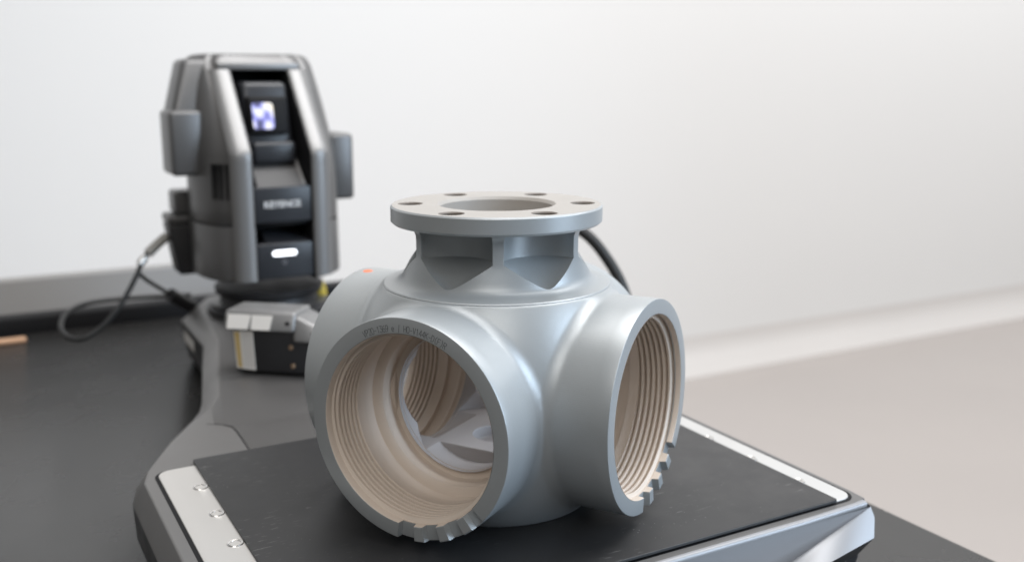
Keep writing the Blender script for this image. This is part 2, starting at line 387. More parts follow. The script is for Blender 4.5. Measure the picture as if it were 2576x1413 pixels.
def surface_nets(f, lo, hi, h, lim=0.6):
    ax_ = [np.arange(l, u_ + h * 0.5, h) for l, u_ in zip(lo, hi)]
    G = np.stack(np.meshgrid(*ax_, indexing='ij'), -1)
    D = f(G.reshape(-1, 3)).reshape(G.shape[:3])
    S = D < 0
    nx, ny, nz = D.shape
    c = np.zeros((nx - 1, ny - 1, nz - 1, 3)); cnt = np.zeros((nx - 1, ny - 1, nz - 1))
    def sl(a, i): return tuple(slice(i[k], a[k] - 1 + i[k]) for k in range(3))
    corners = [(i, j, k) for i in (0, 1) for j in (0, 1) for k in (0, 1)]
    for a in corners:
        for axis in range(3):
            if a[axis]: continue
            b = list(a); b[axis] = 1
            da, db = D[sl(D.shape, a)], D[sl(D.shape, b)]
            m = (da < 0) != (db < 0)
            tt = np.where(m, da / np.where(m, da - db, 1), 0)
            for q in range(3):
                c[..., q] += np.where(m, a[q] + (tt if q == axis else 0), 0)
            cnt += m
    act = cnt > 0
    idx = -np.ones(act.shape, int); idx[act] = np.arange(act.sum())
    P = c[act] / cnt[act][:, None]
    base = np.stack(np.nonzero(act), -1)
    V = np.array(lo) + (base + P) * h
    Fs = []
    for axis in range(3):
        sa = [slice(None)] * 3; sb = [slice(None)] * 3; sa[axis] = slice(0, -1); sb[axis] = slice(1, None)
        m = S[tuple(sa)] != S[tuple(sb)]
        u_, v_ = [q for q in range(3) if q != axis]
        I = np.stack(np.nonzero(m), -1)
        ok = (I[:, u_] > 0) & (I[:, v_] > 0) & (I[:, u_] < D.shape[u_] - 1) & (I[:, v_] < D.shape[v_] - 1)
        I = I[ok]
        def cell(du, dv):
            J = I.copy(); J[:, u_] -= du; J[:, v_] -= dv; return idx[J[:, 0], J[:, 1], J[:, 2]]
        Fs.append(np.stack([cell(1, 1), cell(0, 1), cell(0, 0), cell(1, 0)], -1))
    F = np.concatenate(Fs); F = F[(F >= 0).all(1)]
    e = h * 0.05
    for _ in range(3):
        d0 = f(V); g = np.stack([(f(V + e * np.eye(3)[k]) - f(V - e * np.eye(3)[k])) / (2 * e) for k in range(3)], -1)
        s = -d0[:, None] * g / np.maximum((g * g).sum(1), 0.2)[:, None]
        ln = np.linalg.norm(s, axis=1); s *= np.minimum(1, lim * h / np.maximum(ln, 1e-9))[:, None]
        V = V + s
    return V, F
def round_union(a, b, r):
    u_ = np.maximum(r - a, 0); v_ = np.maximum(r - b, 0)
    return np.maximum(r, np.minimum(a, b)) - np.hypot(u_, v_)
def f_body(P):
    x, y, z = P[:, 0], P[:, 1], P[:, 2] - ZC
    cz = np.where(z > 0, 1.60, 1.45)
    k0 = np.sqrt((x * x + y * y) / RS ** 2 + (z / cz) ** 2); k1 = np.sqrt((x * x + y * y) / RS ** 4 + z * z / cz ** 4)
    sp = k0 * (k0 - 1) / np.maximum(k1, 1e-6)
    c1 = np.hypot(y, z) - RP; c2 = np.hypot(x, z) - RP
    d = round_union(sp, round_union(c1, c2, 0.05), 0.06)
    d = np.maximum(d, np.maximum(np.abs(x), np.abs(y)) - 1.50)
    d = np.maximum(d, np.maximum(-P[:, 2] + 0.0, P[:, 2] - 2.098))
    inner = np.minimum(np.minimum(np.hypot(y, z), np.hypot(x, z)) - 0.90, np.where(z > 0, np.hypot(x, y) - 0.7, 9))
    return np.maximum(d, -inner)
V, F = surface_nets(f_body, (-1.56, -1.56, -0.06), (1.56, 1.56, 2.16), 0.02)
bd = mesh_obj("body", V, F, M_gray, vh, sharp=48)
bd.rotation_euler.z = PSI[0]
# contour milling marks: fine horizontal ripple in the casting's own material
def mat_milled():
    m = M_gray.copy(); m.name = "milled_grey_casting"
    nt = m.node_tree; N = nt.nodes; L = nt.links; b = N["Principled BSDF"]
    old = b.inputs['Normal'].links[0].from_socket
    tc = N.new('ShaderNodeTexCoord'); wv = N.new('ShaderNodeTexWave'); wv.bands_direction = 'Z'; wv.inputs['Scale'].default_value = 260; wv.inputs['Distortion'].default_value = 0.1
    L.new(tc.outputs['Object'], wv.inputs['Vector'])
    bp = N.new('ShaderNodeBump'); bp.inputs['Strength'].default_value = 0.045; bp.inputs['Distance'].default_value = 0.0002
    L.new(wv.outputs['Fac'], bp.inputs['Height']); L.new(old, bp.inputs['Normal']); L.new(bp.outputs[0], b.inputs['Normal'])
    return m
bd.data.materials[0] = mat_milled()

def f_cav(P):
    x, y, z = P[:, 0], P[:, 1], P[:, 2] - ZC
    c1 = np.hypot(y, z) - 0.66; c2 = np.hypot(x, z) - 0.66
    # drum chamber with a flat floor, one short bore per port that dips below that floor, stem bore to the flange
    d = np.maximum(np.hypot(x, y) - 0.80, np.maximum(-z - 0.53, z - 0.5))
    for a, c in ((x, c1), (y, c2)):
        d = np.minimum(d, np.maximum(c, 0.46 - np.abs(a)))
    d = np.minimum(d, np.maximum(np.hypot(x, y) - 0.24, np.maximum(-z - 0.64, z)))
    d = np.minimum(d, np.where(z > 0, np.hypot(x, y) - 0.42, 9.0))
    return d
V, F = surface_nets(f_cav, (-0.74, -0.74, 0.25), (0.74, 0.74, 2.08), 0.012, 0.2)
cv = mesh_obj("inner_chamber", V, F, mat("machined_inner", (0.40, 0.38, 0.38), 0.6, 0, 0.03, 40), vh, sharp=40)
cv.rotation_euler.z = PSI[0]

# port rings: t along the port axis, T counted so that 0 is the viewer's left when facing the port, 90 is up
REC0, REC1, DEP = 221.0, 276.5, 0.062
def shift(T): return DEP if REC0 < T < REC1 else 0.0
angs = sorted(set([i * 1.875 for i in range(192)] + [REC0 - .01, REC0 + .5, REC1 - .5, REC1 + .01]))
def pt(t, r, T): a = math.radians(T); return (t, -r * math.cos(a), r * math.sin(a))
def ring_mesh():
    V = []; 
    for T in angs:
        s = shift(T); e = LP - s
        for t, r in ((1.28, 0.9850), (1.44, 0.9885), (e - 0.012, 0.9885), (e - 0.003, 0.9855), (e, 0.976), (e, 0.853), (e - 0.005, 0.848), (LP - 0.066, 0.848), (LP - 0.070, 0.90), (1.28, 0.90)):
            V.append(pt(t, r, T))
    return V, grid_faces(len(angs), 10, True, True)
def thread_mesh():
    pitch, d0, d1 = 0.056, 0.075, 0.425
    head = [(0.0, 0.8485), (0.008, 0.8455), (0.05, 0.843)]
    d = d1
    tail = [(d + 0.012, 0.815), (d + 0.10, 0.812), (d + 0.103, 0.85), (d + 0.11, 0.852), (d + 0.25, 0.835), (d + 0.275, 0.775), (d + 0.30, 0.752), (d + 0.318, 0.752), (d + 0.33, 0.762), (d + 0.345, 0.765), (d + 0.46, 0.735), (d + 0.47, 0.70), (d + 0.475, 0.655)]
    mid = list(np.arange(d0, d1, pitch / 16))
    V = []
    for T in angs:
        s = shift(T); prof_ = list(head)
        for dd in mid:
            ph = ((dd - d0) / pitch + T / 360.0) % 1.0
            g = math.exp(-((ph - 0.5) / 0.15) ** 2) + math.exp(-((ph - 1.5) / 0.15) ** 2) + math.exp(-((ph + 0.5) / 0.15) ** 2)
            e = min(1.0, (dd - d0) / 0.02); b_ = 0.842 + (0.806 - 0.842) * e
            prof_.append((dd, b_ + (0.880 - b_) * g * min(1.0, (d1 - dd) / 0.012)))
        prof_ += tail
        for dd, r in prof_: V.append(pt(LP - max(dd, s), r, T))
    return V, grid_faces(len(angs), len(head) + len(mid) + len(tail), True, False)
def tooth_mesh(T0, T1):
    V = []; n_ = 5; e0, e1 = LP - DEP - 0.03, LP
    for i in range(n_):
        f_ = i / (n_ - 1); Tb = T0 + (T1 - T0) * f_; Tt = T0 + 0.9 + (T1 - T0 - 2.2) * f_
        for t, r, T in ((e0, 0.8485, Tb), (e0, 0.9880, Tb), (e1 - .012, 0.9880, Tt), (e1, 0.978, Tt), (e1, 0.853, Tt), (e1 - .005, 0.8485, Tt)):
            V.append(pt(t, r, T))
    F = grid_faces(n_, 6, False, True) + [tuple(range(6)), tuple(range((n_ - 1) * 6, n_ * 6))]
    return V, F
# engraving strokes (4 x 6 cells)
GL = {'V': [[(0, 6), (2, 0), (4, 6)]], 'P': [[(0, 0), (0, 6), (3, 6), (4, 5), (4, 4), (3, 3), (0, 3)]],
 '2': [[(0, 5), (1, 6), (3, 6), (4, 5), (4, 4), (0, 0), (4, 0)]], '0': [[(1, 0), (0, 1), (0, 5), (1, 6), (3, 6), (4, 5), (4, 1), (3, 0), (1, 0)]],
 '-': [[(0.5, 2.6), (3.5, 2.6)]], '1': [[(1, 5), (2.2, 6), (2.2, 0)]], '3': [[(0, 6), (4, 6), (2, 3.6), (3.4, 3.2), (4, 2), (3, 0), (1, 0), (0, 1)]],
 '6': [[(3.5, 6), (1.4, 5.4), (0, 3), (0, 1), (1, 0), (3, 0), (4, 1), (4, 2.4), (3, 3.3), (1, 3.3), (0, 2.4)]],
 '9': [[(0.5, 0), (2.6, .6), (4, 3), (4, 5), (3, 6), (1, 6), (0, 5), (0, 3.6), (1, 2.7), (3, 2.7), (4, 3.6)]],
 'e': [[(0.4, 2), (3.6, 2), (3.4, 3.4), (2, 4), (0.6, 3.4), (0.2, 2), (0.6, .5), (2, 0), (3.4, .5)]], '/': [[(1.2, -.6), (2.8, 6.4)]],
 'H': [[(0, 0), (0, 6)], [(4, 0), (4, 6)], [(0, 3), (4, 3)]], 'O': [[(1, 0), (0, 1.4), (0, 4.6), (1, 6), (3, 6), (4, 4.6), (4, 1.4), (3, 0), (1, 0)]],
 '4': [[(3, 0), (3, 6), (0, 1.8), (4, 1.8)]], 'K': [[(0, 0), (0, 6)], [(4, 6), (0, 2.6)], [(1.4, 3.6), (4, 0)]],
 'D': [[(0, 0), (0, 6), (2.4, 6), (4, 4.5), (4, 1.5), (2.4, 0), (0, 0)]], '(': [[(3, 6.6), (1.6, 5), (1.2, 3), (1.6, 1), (3, -.6)]],
 'F': [[(0, 0), (0, 6), (3.8, 6)], [(0, 3.2), (3, 3.2)]], ')': [[(1, 6.6), (2.4, 5), (2.8, 3), (2.4, 1), (1, -.6)]],
 'R': [[(0, 0), (0, 6), (3, 6), (4, 5), (4, 4), (3, 3.1), (0, 3.1)], [(2, 3.1), (4, 0)]]}
def engraving(text, T0, T1, rb, h, w, t0, t1):
    V = []; F = []
    step = (T1 - T0) / (len(text) - 1); cell = h / 6.0
    for i, ch in enumerate(text):
        for pl_ in GL.get(ch, []):
            P = []
            for gx, gy in pl_:
                T = T0 + step * i + math.degrees((gx - 2) * cell * 0.64 / rb); r = rb + gy * cell
                P.append(np.array([-r * math.cos(math.radians(T)), r * math.sin(math.radians(T))]))
            for a, b in zip(P[:-1], P[1:]):
                d_ = (b - a) / np.linalg.norm(b - a); q_ = np.array([-d_[1], d_[0]]) * w / 2; a = a - d_ * w * .35; b = b + d_ * w * .35
                k = len(V)
                for t_ in (t0, t1):
                    for p_ in (a - q_, b - q_, b + q_, a + q_): V.append((t_, p_[0], p_[1]))
                F += [(k, k + 3, k + 2, k + 1), (k + 4, k + 5, k + 6, k + 7)] + [(k + i_, k + (i_ + 1) % 4, k + 4 + (i_ + 1) % 4, k + 4 + i_) for i_ in range(4)]
    return V, F
RV, RF = ring_mesh(); TV, TF = thread_mesh()
ring_me = thread_me = None; tooth_me = [None] * 3
for k, psi in enumerate(PSI):
    if ring_me is None:
        o = mesh_obj("port", RV, RF, M_gray, vh); ring_me = o.data
        th = mesh_obj("thread", TV, TF, M_beige, o, sharp=38); thread_me = th.data
        for q, Tc in enumerate((232.5, 248.0, 263.5)):
            V, F = tooth_mesh(Tc - 4.0, Tc + 4.0)
            mi = [1 if all(np.hypot(V[i][1], V[i][2]) < 0.8495 for i in f_) else 0 for f_ in F]
            tooth_me[q] = mesh_obj("tooth", V, F, [M_gray, M_beige], o, mi, True, 20).data
    else:
        o = link(bpy.data.objects.new("port", ring_me), vh)
        link(bpy.data.objects.new("thread", thread_me), o)
        for q in range(3): link(bpy.data.objects.new("tooth", tooth_me[q]), o)
    o.rotation_euler.z = psi
    if k == 1:      # front port carries the engraved part number
        EV, EF = engraving("VP20-1369 e / HO-V144K-D(F)R", 63.5, 116.5, 0.868, 0.054, 0.0050, LP - 0.012, LP + 0.0012)
        en = mesh_obj("engraved_number", EV, EF, mat("engraving_painted_shade", (0.14, 0.15, 0.155), 0.6), o, None, False)  # raised darker strokes: groove shade painted in, nothing is cut
        en['label'] = "engraved part number VP20-1369 e / HO-V144K-D(F)R"
    if k == 2:      # orange marker on top of the left rear port
        V = []; n_ = 20
        for rr in (0.0, 0.046, 0.052):
            for i in range(n_):
                a = 2 * math.pi * i / n_; x = rr * math.cos(a) + 1.47; y = rr * math.sin(a) + 0.07
                V.append((x, y, math.sqrt(0.9885 ** 2 - y * y) + (0.004 if rr < .05 else 0.0)))
        od = mesh_obj("marker_sticker", V, grid_faces(3, n_, False, True), M_mark, o)
        od['label'] = "small round orange marker sticker"
    if k in (0, 1, 2, 3): o.location.z = ZC * U

# neck with six drilled bolt pockets, flange with six bolt holes
HA = [PSI[1] + math.radians(60 * k) for k in range(6)]
def fil(cx, cy, r, a0, a1, n_): return [(cx + r * math.cos(math.radians(a)), cy + r * math.sin(math.radians(a))) for a in np.linspace(a0, a1, n_)]
prof = [(0.43, 2.06), (1.0, 2.06), (1.085, 2.09), (1.088, 2.102), (1.075, 2.112)] + [(1.03, 2.118), (0.99, 2.124), (0.955, 2.135), (0.925, 2.152), (0.90, 2.178), (0.886, 2.21), (0.873, 2.25), (0.856, 2.31), (0.842, 2.355), (0.834, 2.39), (0.83, 2.43), (0.83, 2.56)] + [(0.833, 2.60), (0.845, 2.632), (0.866, 2.655), (0.90, 2.668), (0.94, 2.69), (0.43, 2.69)]
NV, NF = lathe_z(prof, 192, True)
neck = mesh_obj("neck", NV, NF, [M_gray, M_beige], vh, [1 if max(math.hypot(NV[i][0], NV[i][1]) for i in f_) < 0.44 else 0 for f_ in NF])
FZ0, FZ1 = 2.674, 2.844
fprof = [(0.535, FZ1 - 0.03), (0.56, FZ1), (0.985, FZ1), (1.0, FZ1 - 0.016), (1.0, FZ0 + 0.022), (0.975, FZ0), (0.5, FZ0), (0.5, FZ0 + 0.02), (0.535, FZ0 + 0.03)]
V, F = lathe_z(fprof, 192, True)
mi = []
for f_ in F:
    zz = [V[i][2] for i in f_]; rr = [math.hypot(V[i][0], V[i][1]) for i in f_]
    mi.append(1 if (min(zz) > FZ1 - 0.001 or max(rr) < 0.562) else 0)
flange = mesh_obj("flange", V, F, [M_gray, M_cream, M_beige], vh, mi)
def cutter(prof_, cx, cy, m, n_=40):
    V, F = lathe_z(prof_, n_); F += []
    return mesh_obj("cut", [(x + cx, y + cy, z) for x, y, z in V], F, m)
def subtract(o, tools):
    for t_ in tools:
        md = o.modifiers.new("b", 'BOOLEAN'); md.operation = 'DIFFERENCE'; md.solver = 'EXACT'; md.object = t_
        try: md.material_mode = 'TRANSFER'
        except Exception: pass
    dg = bpy.context.evaluated_depsgraph_get(); ev = o.evaluated_get(dg)
    me = bpy.data.meshes.new_from_object(ev, depsgraph=dg)
    o.modifiers.clear(); old = o.data; o.data = me; me.name = o.name
    for t_ in tools: bpy.data.objects.remove(t_)
    me.polygons.foreach_set('use_smooth', [True] * len(me.polygons)); me.set_sharp_from_angle(angle=math.radians(24))
tools = []
for a in HA:
    cx_, cy_ = 0.845 * math.cos(a), 0.845 * math.sin(a)
    tools.append(cutter([(0.0, 2.146), (0.015, 2.151), (0.385, 2.400), (0.385, 2.672), (0.0, 2.672)], cx_, cy_, M_gray, 72))
subtract(neck, tools)
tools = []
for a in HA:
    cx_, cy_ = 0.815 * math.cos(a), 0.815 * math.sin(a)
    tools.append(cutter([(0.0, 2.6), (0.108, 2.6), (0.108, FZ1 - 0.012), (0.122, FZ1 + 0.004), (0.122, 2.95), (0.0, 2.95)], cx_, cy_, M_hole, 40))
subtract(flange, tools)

# ------------------------------------------------------------------ scanner head on the pedestal
SX, SY = 0.235, 9.0
tb = thing("turntable_ring", "black round swivel mount under the scanner head on the pedestal", "mount", (SX, SY, -0.045))
V, F = lathe_z([(0, 0), (1.05, 0), (1.08, 0.03), (1.08, 0.10), (1.0, 0.16), (0.86, 0.20), (0.84, 0.30), (0.92, 0.36), (0.94, 0.46), (0.0, 0.46)], 96)
mesh_obj("swivel", V, F, M_dark, tb)
V, F = lathe_z([(0.99, 0.165), (1.0, 0.172), (1.0, 0.185), (0.87, 0.215), (0.86, 0.205)], 96, True)
mesh_obj("trim_ring", V, F, M_head, tb)

sc = thing("scanner_head", "dark grey optical scanner head with black front recess and lit white bar", "scanner", (SX, SY, 0.42))
Z0 = 0.42
half = catmull([(0.70, -1.12), (0.98, -0.86), (1.16, -0.45), (1.24, 0.0), (1.20, 0.5), (1.0, 0.95), (0.55, 1.22), (0.0, 1.30)], 5)
out_half = [(0.492, -1.15), (0.52, -1.162), (0.66, -1.155), (0.70, -1.135)] + [tuple(p) for p in half]
outline = out_half + [(-x, y) for x, y in out_half[-2::-1]]
def front_y(z): return -1.15 + max(0.0, z - 2.80) * 0.86
def soft_front(z): q = z - 2.80; return -1.15 + 0.86 * 0.5 * (q + math.sqrt(q * q + 0.16))
def warp(x, y, z, inset=0.0):
    s = max(0.0, min(1.0, (z - 2.2) / 2.1)); w = 1 - 0.30 * s * s
    ax_ = abs(x); x2 = math.copysign(ax_ if ax_ <= 0.72 else 0.72 + (ax_ - 0.72) * w, x)
    fw = max(0.0, min(1.0, (-y - 0.95) / 0.15)); sf = soft_front(z) - soft_front(1.6)
    y_side = y + sf * (1.30 - y) / 2.45 - 0.10 * s * s * (y + 1.15) / 2.45
    y_front = y + front_y(z) + 1.15
    y2 = y_front * fw + y_side * (1 - fw)
    k = 1 - inset
    return (x2 * k, (y2 - 0.3) * k + 0.3 if inset else y2, z)
def loft(name, zs_, m, parent, ol=outline, closed=False, cap=False):
    V = []
    for z, ins in zs_: V += [(lambda p: (p[0], p[1], p[2] - Z0))(warp(x, y, z, ins)) for x, y in ol]
    n_ = len(ol); F = grid_faces(len(zs_), n_, False, closed)
    if cap: F += [tuple(range(n_)), tuple(range((len(zs_) - 1) * n_, len(zs_) * n_))]
    return mesh_obj(name, V, F, m, parent, sharp=50)
def liner(zs_): # inside of the front recess, dark
    V = []
    for z in zs_:
        fy = front_y(z) if z > 2.8 else -1.15
        for x, y in ((-0.492, fy + .0), (-0.46, fy + 0.06), (-0.44, fy + 0.75), (0.44, fy + 0.75), (0.46, fy + 0.06), (0.492, fy + .0)): V.append((x, y, z - Z0))
    return V, grid_faces(len(zs_), 6)
lo = loft("lower_housing", [(0.66, 0.05), (0.70, 0.0), (1.585, 0.0), (1.60, 0.006)], M_head, sc)
V, F = liner([0.66, 1.0, 1.60]); mesh_obj("lower_recess", V, F, M_void, sc)
up = loft("upper_housing", [(1.628, 0.006), (1.645, 0.0)] + [(z, 0) for z in np.linspace(1.9, 2.74, 4)] + [(2.80, 0), (2.86, 0)] + [(z, 0) for z in np.linspace(3.0, 4.13, 7)], M_head, sc)
V, F = liner([1.63, 2.2, 2.8, 3.2, 3.7, 4.13]); mesh_obj("front_recess", V, F, M_void, sc)
full = outline
loft("top_cover", [(4.12, 0.002), (4.18, 0.0), (4.26, 0.014), (4.33, 0.05), (4.37, 0.12), (4.385, 0.22)], M_head, sc, full, True, True)
V, F = lathe_z([(0.6, 1.598 - Z0), (1.13, 1.598 - Z0), (1.13, 1.632 - Z0), (0.6, 1.632 - Z0)], 64, True)
mesh_obj("seam_gasket", [(x, y * 0.98, z) for x, y, z in V], F, M_void, sc)
# rounded trim, highlight painted in as lighter grey, along both edges of the recess
for sg in (-1, 1):
    V = []
    zz = [0.70, 1.59, 1.66, 2.2, 2.66, 2.75, 2.80, 2.86, 2.96, 3.3, 3.8, 4.12]
    sec = [(0.497, 0.01), (0.503, -0.014), (0.525, -0.028), (0.60, -0.034), (0.68, -0.028), (0.745, -0.004), (0.80, 0.045), (0.83, 0.09)]
    for z in zz:
        fy = 0.5 * front_y(z) + 0.25 * (front_y(z - 0.05) + front_y(z + 0.05))
        for x, y in sec: V.append((sg * x, fy + y - 0.004, z - Z0))
    o = mesh_obj("edge_trim", V, grid_faces(len(zz), len(sec)), M_headlt, sc, None, True, 0)
box_obj("lintel", (-0.70, 0.70, front_y(4.15) - 0.04, front_y(4.15) + 0.3, 4.11 - Z0, 4.235 - Z0), M_headlt, sc, 0.03)
# name panel, tray and control panel
npn = box_obj("name_panel", (-0.478, 0.478, -1.12, -0.9, 1.645 - Z0, 2.235 - Z0), M_panel, sc, 0.02)
V = [(-0.40, -1.08, 2.237 - Z0), (0.40, -1.08, 2.237 - Z0), (0.42, -0.45, 2.66 - Z0), (-0.36, -0.45, 2.66 - Z0), (-0.40, -1.08, 2.15 - Z0), (0.40, -1.08, 2.15 - Z0), (0.42, -0.45, 2.15 - Z0), (-0.36, -0.45, 2.15 - Z0)]
mesh_obj("sloped_tray", V, [(0, 1, 2, 3), (4, 7, 6, 5), (0, 4, 5, 1), (1, 5, 6, 2), (2, 6, 7, 3), (3, 7, 4, 0)], M_tray, sc, None, False)
V = [(0.36, -1.06, 2.245 - Z0), (0.41, -1.06, 2.245 - Z0), (0.43, -0.45, 2.69 - Z0), (0.38, -0.45, 2.69 - Z0)]
mesh_obj("tray_edge", V + [(x, y, z + 0.02) for x, y, z in V], box(0, 1, 0, 1, 0, 1)[1], M_headlt, sc, None, False)
lpn = box_obj("control_panel", (-0.478, 0.478, -1.12, -0.8, 0.70 - Z0, 1.30 - Z0), M_panel, sc, 0.03)
box_obj("panel_visor", (-0.30, 0.478, -1.06, -0.6, 1.30 - Z0, 1.46 - Z0), M_panel, sc, 0.05, 2, lambda p: (p[0], p[1] + (0.35 if p[2] > 1.4 - Z0 else 0), p[2] - (0.10 if (p[2] > 1.4 - Z0 and p[0] > 0.3) else 0)))
P2 = round_rect(-0.215, 0.185, 1.09 - Z0, 1.173 - Z0, 0.041)
n_ = len(P2); V = [(x, -1.128, z) for x, z in P2] + [(x, -1.10, z) for x, z in P2]
mesh_obj("light_bar", V, [tuple(range(n_))] + [(i, (i + 1) % n_, n_ + (i + 1) % n_, n_ + i) for i in range(n_)], M_led, lpn)
V = []; n_ = 20
for rr in (0.024, 0.036):
    for i in range(n_): a = 2 * math.pi * i / n_; V.append((-0.02 + rr * math.cos(a), -1.1215, 0.98 - Z0 + rr * math.sin(a)))
mesh_obj("power_symbol", V, grid_faces(2, n_, False, True), mat("grey_print", (0.25, 0.25, 0.27), 0.5), lpn)
def text_mesh(s, h, m, name, parent, shear=0.0, bold=0.0):
    cu = bpy.data.curves.new("t", 'FONT'); cu.body = s; cu.align_x = 'CENTER'; cu.align_y = 'CENTER'; cu.size = h * U; cu.extrude = 0.002 * U; cu.offset = bold * U; cu.resolution_u = 3
    o = bpy.data.objects.new("t", cu); COL.objects.link(o)
    dg = bpy.context.evaluated_depsgraph_get()
    me = bpy.data.meshes.new_from_object(o.evaluated_get(dg)); bpy.data.objects.remove(o)
    me.materials.clear(); me.materials.append(m); me.name = name
    return link(bpy.data.objects.new(name, me), parent)
tx = text_mesh("KEYENCE", 0.145, M_white, "lettering", npn, 0, 0.003)
tx.location = Vector((-0.015, -1.124, 1.943 - Z0)) * U; tx.rotation_euler = (math.pi / 2, 0, 0)
# lens unit
def lens_shape(p): return (p[0] * (1.0 if p[2] < 3.0 - Z0 else 0.92), p[1] + (0.30 if p[2] > 3.5 - Z0 else 0.0), p[2])
ln = box_obj("lens_unit", (-0.42, 0.40, -0.62, 0.2, 2.62 - Z0, 3.92 - Z0), M_panel, sc, 0.09, 4, lens_shape)
lw = box_obj("lens_window", (-0.36, 0.30, -0.66, -0.3, 3.06 - Z0, 3.68 - Z0), M_void, ln, 0.05, 3, lambda p: (p[0], p[1] + (0.12 if p[2] > 3.35 - Z0 else 0.0), p[2]))
V = []
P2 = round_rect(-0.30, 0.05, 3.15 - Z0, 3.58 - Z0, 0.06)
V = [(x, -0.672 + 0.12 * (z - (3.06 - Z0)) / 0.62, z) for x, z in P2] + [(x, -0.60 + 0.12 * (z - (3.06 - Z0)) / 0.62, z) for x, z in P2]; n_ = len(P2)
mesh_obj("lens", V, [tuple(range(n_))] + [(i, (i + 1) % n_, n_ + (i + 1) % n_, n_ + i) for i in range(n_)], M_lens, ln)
V = [(-0.34, -0.62, 2.60 - Z0), (0.38, -0.62, 2.60 - Z0), (0.38, -0.60, 2.98 - Z0), (-0.34, -0.60, 2.98 - Z0)]
box_obj("lens_chin", (-0.35, 0.39, -0.72, -0.3, 2.58 - Z0, 2.94 - Z0), M_panel, sc, 0.07, 3)
# side pods, grab handle, vents
box_obj("side_pod", (-1.58, -1.06, -0.35, 0.55, 2.40 - Z0, 3.46 - Z0), M_head, sc, 0.07, 3)
box_obj("side_pod", (1.12, 1.55, -0.30, 0.65, 1.86 - Z0, 3.02 - Z0), M_head, sc, 0.07, 3)
box_obj("handle_arm", (-1.50, -0.80, -0.1, 0.75, 3.36 - Z0, 4.30 - Z0), M_head, sc, 0.10, 4, lambda p: (p[0] + (0.30 if p[2] > 3.8 - Z0 else 0), p[1] + (0.3 if p[2] > 3.8 - Z0 else 0), p[2]))
flank = [np.array([-p[0], p[1]]) for p in half]
for k in range(4):      # thin upright vent slits lying on the curved flank
    yk = -0.98 + 0.075 * k
    q = next(i for i in range(len(flank) - 1) if flank[i][1] <= yk <= flank[i + 1][1])
    tg = flank[q + 1] - flank[q]; b_ = flank[q] + tg * ((yk - flank[q][1]) / tg[1]); tg /= np.linalg.norm(tg)
    nrm = np.array([-tg[1], tg[0]])
    V = []
    for z in (2.05 - Z0, 2.62 - Z0):
        for s_, o_ in ((-0.017, 0.012), (0.017, 0.012), (0.017, -0.06), (-0.017, -0.06)):
            p_ = b_ + tg * s_ + nrm * o_; V.append((p_[0], p_[1], z))
    mesh_obj("vent_slit", V, box(0, 1, 0, 1, 0, 1)[1], M_void, sc, None, False)
# connector box at the rear left
cb = box_obj("connector_box", (-1.56, -0.95, 0.50, 1.10, 0.60 - Z0, 1.50 - Z0), M_dark, sc, 0.05, 3, lambda p: (p[0] + (0.14 if (p[2] < 1.0 - Z0 and p[0] < -1.2) else 0), p[1], p[2]))
box_obj("box_lid", (-1.56, -0.90, 0.48, 1.12, 1.50 - Z0, 1.66 - Z0), M_head, sc, 0.05, 3)
box_obj("rear_block", (-1.42, -0.75, 0.55, 1.15, 1.66 - Z0, 2.06 - Z0), M_head, sc, 0.06, 3)

# ------------------------------------------------------------------ small things
# cables
P = [on_b(u, v, b) for u, v, b in [(422, 592, 9.78), (398, 612, 9.72), (362, 650, 9.65), (345, 690, 9.55), (322, 735, 9.5), (290, 785, 9.45), (250, 828, 9.45), (205, 853, 9.5), (166, 845, 9.75), (153, 818, 10.1), (168, 788, 10.5), (215, 764, 10.9), (300, 752, 11.3), (400, 745, 11.4), (480, 742, 11.2)]]
cbl = thing("loop_cable", "thin black cable looping down from the grey plug of the connector box", "cable", P[7])
def rel(Ps, o): return [p - np.array(o.location) / U for p in Ps]
tube_obj("cord", rel(P, cbl), 0.044, M_cable, cbl)
tube_obj("plug_sleeve", rel([on_b(u, v, b) for u, v, b in [(418, 595, 9.77), (392, 618, 9.70), (372, 638, 9.67)]], cbl), 0.085, M_relief, cbl)
tube_obj("plug_collar", rel([on_b(u, v, b) for u, v, b in [(364, 647, 9.655), (352, 664, 9.62)]], cbl), 0.07, M_steel, cbl, 12, 4)
P = [on_b(u, v, b) for u, v, b in [(347, 686, 9.56), (372, 706, 9.7), (405, 726, 9.9), (440, 746, 10.1), (480, 768, 10.3), (540, 770, 10.6)]]
c2 = thing("branch_cable", "short black cable branching off the loop towards the pedestal", "cable", P[-1])
tube_obj("cord", rel(P, c2), 0.036, M_cable, c2)
tube_obj("connector", rel([on_b(u, v, b) for u, v, b in [(428, 740, 10.05), (462, 760, 10.2), (486, 772, 10.3)]], c2), 0.12, M_dark, c2)
# thick hose behind the valve, from the pedestal's far side down to the table
P = [(1.25, 7.4, -0.62), (1.75, 6.9, -0.88), (2.3, 6.2, -0.89), (2.62, 5.65, -0.80), on_b(1238, 850, 5.42), on_b(1248, 740, 5.4), on_b(1290, 630, 5.25), on_b(1360, 574, 5.0), on_b(1430, 568, 4.8), on_b(1482, 596, 4.6), on_b(1530, 655, 4.4), on_b(1566, 722, 4.2), on_b(1586, 800, 4.05), (4.53, 4.05, -0.45), (4.54, 4.22, -0.78), (4.45, 4.6, -0.9), (4.2, 5.2, -0.895), (3.6, 6.2, -0.895), (3.0, 7.0, -0.895)]
hs = thing("thick_hose", "thick black hose arching down behind the valve flange", "hose", (4.2, 5.2, -1.0))
tube_obj("hose_tube", rel([np.array(p, float) for p in P], hs), 0.088, M_cable, hs, 14)

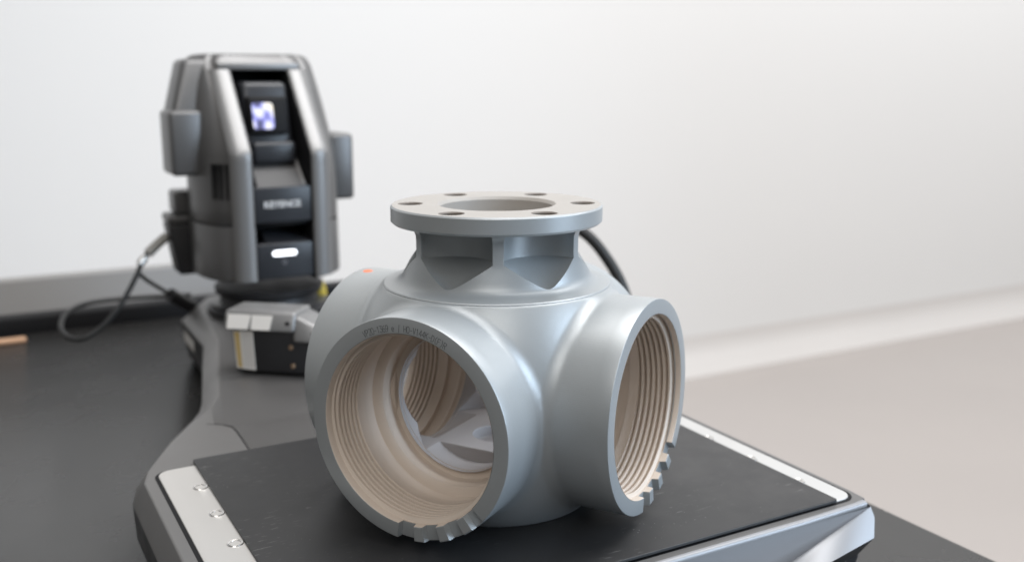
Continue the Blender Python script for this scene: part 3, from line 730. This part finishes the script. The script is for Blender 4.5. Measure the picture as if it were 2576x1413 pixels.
# handheld probe resting in front of the scanner
hx = np.array([0.76, -0.65]); hx /= np.linalg.norm(hx)
hp = thing("handheld_probe", "grey and black handheld probe with white stickers lying before the scanner", "probe", (-1.42, 5.26, -0.035), math.atan2(hx[1], hx[0]))
def taper(p): return (p[0] + (0.05 if (p[0] < .5 and p[2] < .3) else 0), p[1], p[2])
gb = box_obj("grip_body", (0.05, 1.32, 0.06, 0.62, 0.03, 0.66), M_dark, hp, 0.05, 3, taper)
V = [(-0.03, 0.0, 0.645), (0.92, 0.0, 0.645), (1.06, 0.03, 0.545), (1.40, 0.05, 0.545), (1.40, 0.05, 0.66), (1.02, 0.0, 0.80), (0.95, 0.0, 0.815), (-0.03, 0.0, 0.815)]
hb = box_obj("upper_case", (-0.04, 1.0, 0.0, 0.66, 0.635, 0.90), M_headlt, hp, 0.05, 3, lambda p: (p[0], p[1] + (0.10 if (p[2] > .7 and p[1] < .3) else 0), p[2]))
box_obj("nose_case", (0.97, 1.40, 0.01, 0.64, 0.50, 0.86), M_headlt, hp, 0.05, 3, lambda p: (p[0], p[1] + (0.10 if (p[2] > .7 and p[1] < .3) else 0), p[2] - (0.18 if (p[2] > .7 and p[0] > 1.2) else 0)))
def front_y_case(z): return 0.0 + 0.10 * (z - 0.635) / 0.265 - 0.004
for x0, x1 in ((0.02, 0.36), (0.375, 0.68)):
    V = [(x, front_y_case(z), z) for x, z in ((x0, 0.66), (x1 - 0.03, 0.66), (x1, 0.85), (x0, 0.85))]
    s = mesh_obj("white_sticker", V + [(x, y + 0.003, z) for x, y, z in V], box(0, 1, 0, 1, 0, 1)[1], M_paper, hp)
V, F = lathe_z([(0.0, 0), (0.032, 0), (0.032, 0.012), (0.0, 0.012)], 20)
mesh_obj("screw_hole", [(x + 0.90, front_y_case(0.755) - 0.004 + z, y + 0.755) for x, y, z in V], F, M_void, hp)
V = [(x, 0.056, z) for x, z in ((0.20 - .08, 0.09), (0.40, 0.07), (0.38, 0.62), (0.09, 0.62))]
o = mesh_obj("label", V + [(x, y + 0.003, z) for x, y, z in V], box(0, 1, 0, 1, 0, 1)[1], M_paper, hp)
V = [(x, 0.0535, z) for x, z in ((0.14, 0.105), (0.205, 0.10), (0.185, 0.605), (0.105, 0.605))]
mesh_obj("label_stripe", V, [(0, 1, 2, 3)], M_ylabel, o)
for k in range(4):
    V = [(0.235 + .04 * k, 0.0538, 0.11), (0.243 + .04 * k, 0.0538, 0.11), (0.232 + .038 * k, 0.0538, 0.6), (0.224 + .038 * k, 0.0538, 0.6)]
    mesh_obj("print_line", V, [(0, 1, 2, 3)], M_relief, o)
for x, z in ((0.93, 0.42), (0.95, 0.16)):
    V, F = lathe_z([(0.0, 0), (0.03, 0), (0.036, 0.012), (0.0, 0.012)], 20)
    mesh_obj("contact_pin", [(a + x, 0.052 + c, b + z) for a, b, c in V], F, M_copper, hp)
# yellow cap beside the swivel, wooden strip on the table
q = on_z(806, 742, 0.135)
V, F = lathe_z([(0, 0), (0.10, 0), (0.12, 0.02), (0.115, 0.10), (0.085, 0.22), (0.06, 0.27), (0, 0.28)], 28)
o = mesh_obj("yellow_cap", V, F, M_yellow); o.location = Vector(q) * U
tag(o, "small yellow cap sticking up beside the black swivel mount", "cap")
a0, a1 = on_z(66, 857, ZT), on_z(-120, 878, ZT)
d_ = a1 - a0; o = box_obj("wooden_strip", (0, 2.2, -0.13, 0.13, 0, 0.07), M_wood, None, 0.015)
o.location = Vector((a0[0], a0[1], ZT)) * U; o.rotation_euler.z = math.atan2(d_[1], d_[0])
tag(o, "thin orange brown wooden strip lying near the black cable trunk", "strip")
